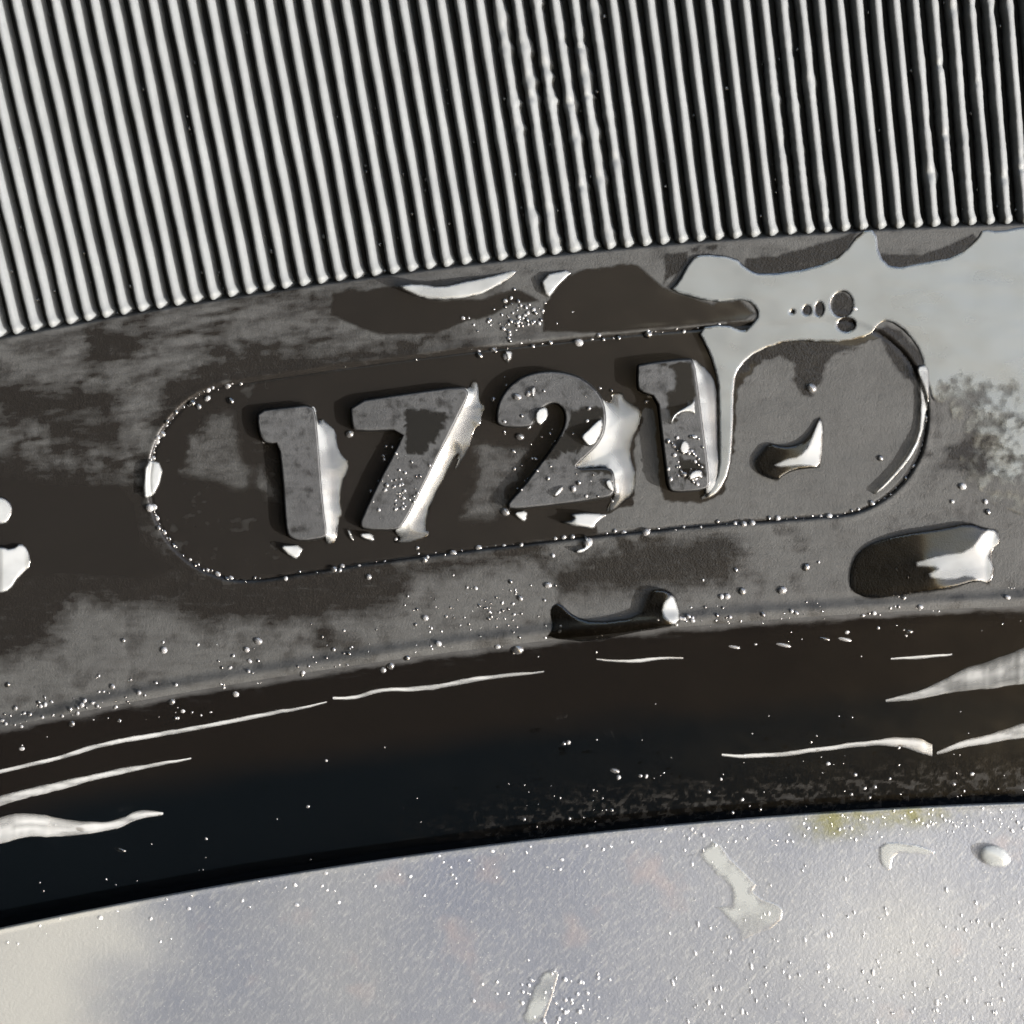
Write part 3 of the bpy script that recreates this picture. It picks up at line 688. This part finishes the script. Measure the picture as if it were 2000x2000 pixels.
# beads of water: hemispherical caps, one mesh
def beads(name, pts, label, zfun, mat=None):
    bm_v, bm_f = [], []; base = 0; nr_, ns = 4, 9
    for (x, y, r, h, asp, rot) in pts:
        zb = float(zfun(np.array([x]), np.array([y]))[0])
        ring = []
        for i in range(nr_):
            ph = math.pi/2*i/nr_
            for k in range(ns):
                a = 6.2832*k/ns; rx, ry = r*math.cos(ph)*math.cos(a)*asp, r*math.cos(ph)*math.sin(a)
                ring.append((x+rx*math.cos(rot)-ry*math.sin(rot), y+rx*math.sin(rot)+ry*math.cos(rot), zb-.5+h*math.sin(ph)))
        ring.append((x, y, zb-.5+h)); bm_v += ring
        for i in range(nr_-1):
            for k in range(ns):
                a, b = base+i*ns+k, base+i*ns+(k+1) % ns; bm_f.append((a, a+ns, b+ns)); bm_f.append((a, b+ns, b))
        for k in range(ns): bm_f.append((base+(nr_-1)*ns+k, base+nr_*ns, base+(nr_-1)*ns+(k+1) % ns))
        base += len(ring)
    A = np.array(bm_v); V = at(A[:, 0], A[:, 1], A[:, 2])
    o = mesh_np(name, V, np.array(bm_f), mat or M_bead, None, dict(painted_refl=np.repeat(rng.random(len(pts))**1.5, nr_*ns+1)))  # random share of pale colour painted in for bead glints
    return tag(o, label, 'water', kind='stuff')
def B(x, y, r, h=None, asp=None): return (x, y, r, r*.75 if h is None else h, random.uniform(.8, 1.4) if asp is None else asp, random.uniform(-.8, .8))
top_z = lambda X, Y: np.array([max(float(base_z(X, Y)[0]), max([t for d_, t in zip(DIGITS, (15, 15, 16, 20)) if sdf(X, Y, d_)[0] < -1] or [-99]))])
pts = []
# along the outline of the oval panel
for t in np.linspace(0, 1, 210):
    if random.random() < .3: continue
    side = random.random(); 
    if t < .30: a = math.pi/2+math.pi*t/.30; th, r = TH_A+0, 0; x_, r_ = TH_A*RC+192*math.sin(math.pi*t/.30), RC+192*math.cos(math.pi*t/.30)
    elif t < .62: f = (t-.30)/.32; x_, r_ = (TH_A+(TH_B-TH_A)*f)*RC, RC-192
    elif t < .72: f = (t-.62)/.10; x_, r_ = TH_B*RC-192*math.sin(math.pi/2*f), RC-192*math.cos(math.pi/2*f)
    else: f = (t-.72)/.28; x_, r_ = (TH_A+(TH_B-TH_A)*(.15+.7*f))*RC, RC+192
    if t > .72 and not (.45 < (t-.72)/.28 < .95): 
        if random.random() < .8: continue
    X, Y = unpolar(x_/RC, r_+random.uniform(-4, 5))
    pts.append(B(float(X), float(Y), random.choice((2, 2.5, 3, 4, 5, 6.5))*(1.15 if t < .34 else 1)))
# known larger beads
for x, y, r in ((388,794,8),(370,790,6),(405,778,7),(358,794,6),(325,824,6),(450,783,9),(307,855,7),(470,749,6),(292,992,11),(309,1031,7),(425,1121,7),(558,1130,6),(664,1114,6),(720,1127,8),(829,1094,8),(987,1000,10),(1045,897,6),(1015,853,9),(683,848,9),(716,1048,9),(683,1044,6),(1080,1085,6),(1148,1060,14),(1262,1040,9),(936,694,8),(990,697,10),(967,686,6),(1040,676,6),(1130,669,10),(1178,663,6),(1208,660,7),(1265,652,12),(963,780,7),(515,862,6),(1585,758,12),(1270,773,8),(1262,785,6),(1505,606,6),(1670,603,6),(755,948,6),(770,950,5),(740,996,5),(772,995,5),(1010,775,9),(1032,769,7),(1120,955,9),(1130,943,6),(1345,885,7),(1340,870,6),(1350,930,8),(1336,927,7),(1010,1268,13),(763,1300,10),(748,1308,8),(795,1285,8),(1070,1143,8),(1880,950,9),(1925,980,7),(1930,1000,8),(1420,1165,8),(1450,1155,10),(1528,1153,10),(1575,1108,9),(1490,1200,6),(335,1370,9),(460,1355,8),(140,1413,9),(504,1252,9),(320,1270,9),(1860,980,6),(1720,895,8)):
    pts.append(B(x, y, r*.8))
def add_band(n, r0, r1, x0, x1, s0, s1):
    for _ in range(n):
        x = random.uniform(x0, x1); r = random.triangular(r0, r1, r0)
        y = CY-math.sqrt(r*r-(CX-x)**2); 
        if vnoise(np.array([x/55]), np.array([r/30]))[0] < .5: continue
        pts.append(B(x, y, s0+(s1*1.25-s0)*random.random()**2.2))
add_band(380, R_LIP+4, R_LIP+60, -350, 2350, 1.5, 4.5)
add_band(150, R_LIP+20, R_LIP+150, -100, 2100, 2, 5)
add_band(90, R_LIP-40, R_LIP-2, -100, 2100, 1.5, 4)
add_band(90, R_LIP-360, R_LIP-60, 0, 2000, 1.2, 3)
add_band(80, R_LIP-360, R_LIP-230, 900, 2000, 1.2, 3.2)
for _ in range(60): pts.append(B(random.gauss(780, 25), random.gauss(950, 45), random.uniform(1.5, 4)) )
pts = [p for p in pts if True]
for _ in range(50):
    x, y = random.uniform(970, 1200), random.uniform(730, 980); pts.append(B(x, y, random.uniform(1.5, 4)))
for x, y, r_, a_ in ((1432,1263,3.5,4),(1475,1258,3,1.5),(1528,1259,4,4.5),(1608,1247,3.5,4),(1648,1248,4,4),(1776,1233,4,2),(1200,1505,5,2.2),(1208,1518,5,1.),(1262,1516,5,.8),(1100,1452,5,1.3),(1110,1450,5,1),(235,1660,4,3),(1670,1513,4,1.2)):
    pts.append((x, y, r_, r_*1.1, a_, .25))
for _ in range(40): pts.append(B(random.uniform(1300, 1372), random.uniform(850, 950), random.uniform(2, 5)))
for _ in range(70): pts.append(B(random.gauss(950, 60), random.gauss(1190, 30), random.uniform(1.2, 3.5)))
for _ in range(70): pts.append(B(random.gauss(1010, 35), random.gauss(620, 22), random.uniform(1.5, 5)))
for _ in range(150): pts.append(B(random.uniform(900, 1700), CY-math.sqrt(random.uniform(R_RIB-34, R_RIB-4)**2-(CX-random.uniform(900, 1700))**2) if False else 0, 1) ) if False else None
beads('water_beads', [p for p in pts if p], 'countless fine water beads on the lip, the digits and around the oval panel', top_z)

gp = []
for _ in range(260):
    i = random.randrange(k0, k1); th = THR-(i+.5)*PITCH; d_ = random.uniform(20, 900)*random.random(); 
    x, y = unpolar(th, R_RIB+d_); x += LEAN*-d_*-1*0; gp.append((x+LEAN*-d_*1.0+random.uniform(-5, 4), y, random.uniform(2, 4.5), 5, 1, 0))
beads('water_beads', gp, 'fine water beads caught in the dark grooves between the ribs', lambda X, Y: np.full(np.shape(X), -20.))
rp = []
for _ in range(190):
    x = random.uniform(1300, 2050); y = random.triangular(1640, 2050, 1980)
    rp.append((x, y, 2.5+5.5*random.random()**2, 3.5, random.uniform(.35, .6), random.uniform(-.35, .05)))
for _ in range(120):
    x = random.uniform(1320, 2020); q_ = random.uniform(6, 60); y = CY-math.sqrt((R_RIM-q_)**2-(CX-x)**2); rp.append(B(x, y, random.uniform(2, 5), asp=.7))
for _ in range(60): rp.append(B(random.gauss(1080, 60), random.gauss(1950, 35), random.uniform(3, 6), asp=.8))
for _ in range(60):
    x = random.uniform(-50, 1300); q_ = abs(random.gauss(0, 40))+4; y = CY-math.sqrt((R_RIM-q_)**2-(CX-x)**2); rp.append(B(x, y, random.uniform(2, 4.5)))
beads('water_beads', rp, 'countless fine water beads on the silver rim', rim_z, M_clearbead)
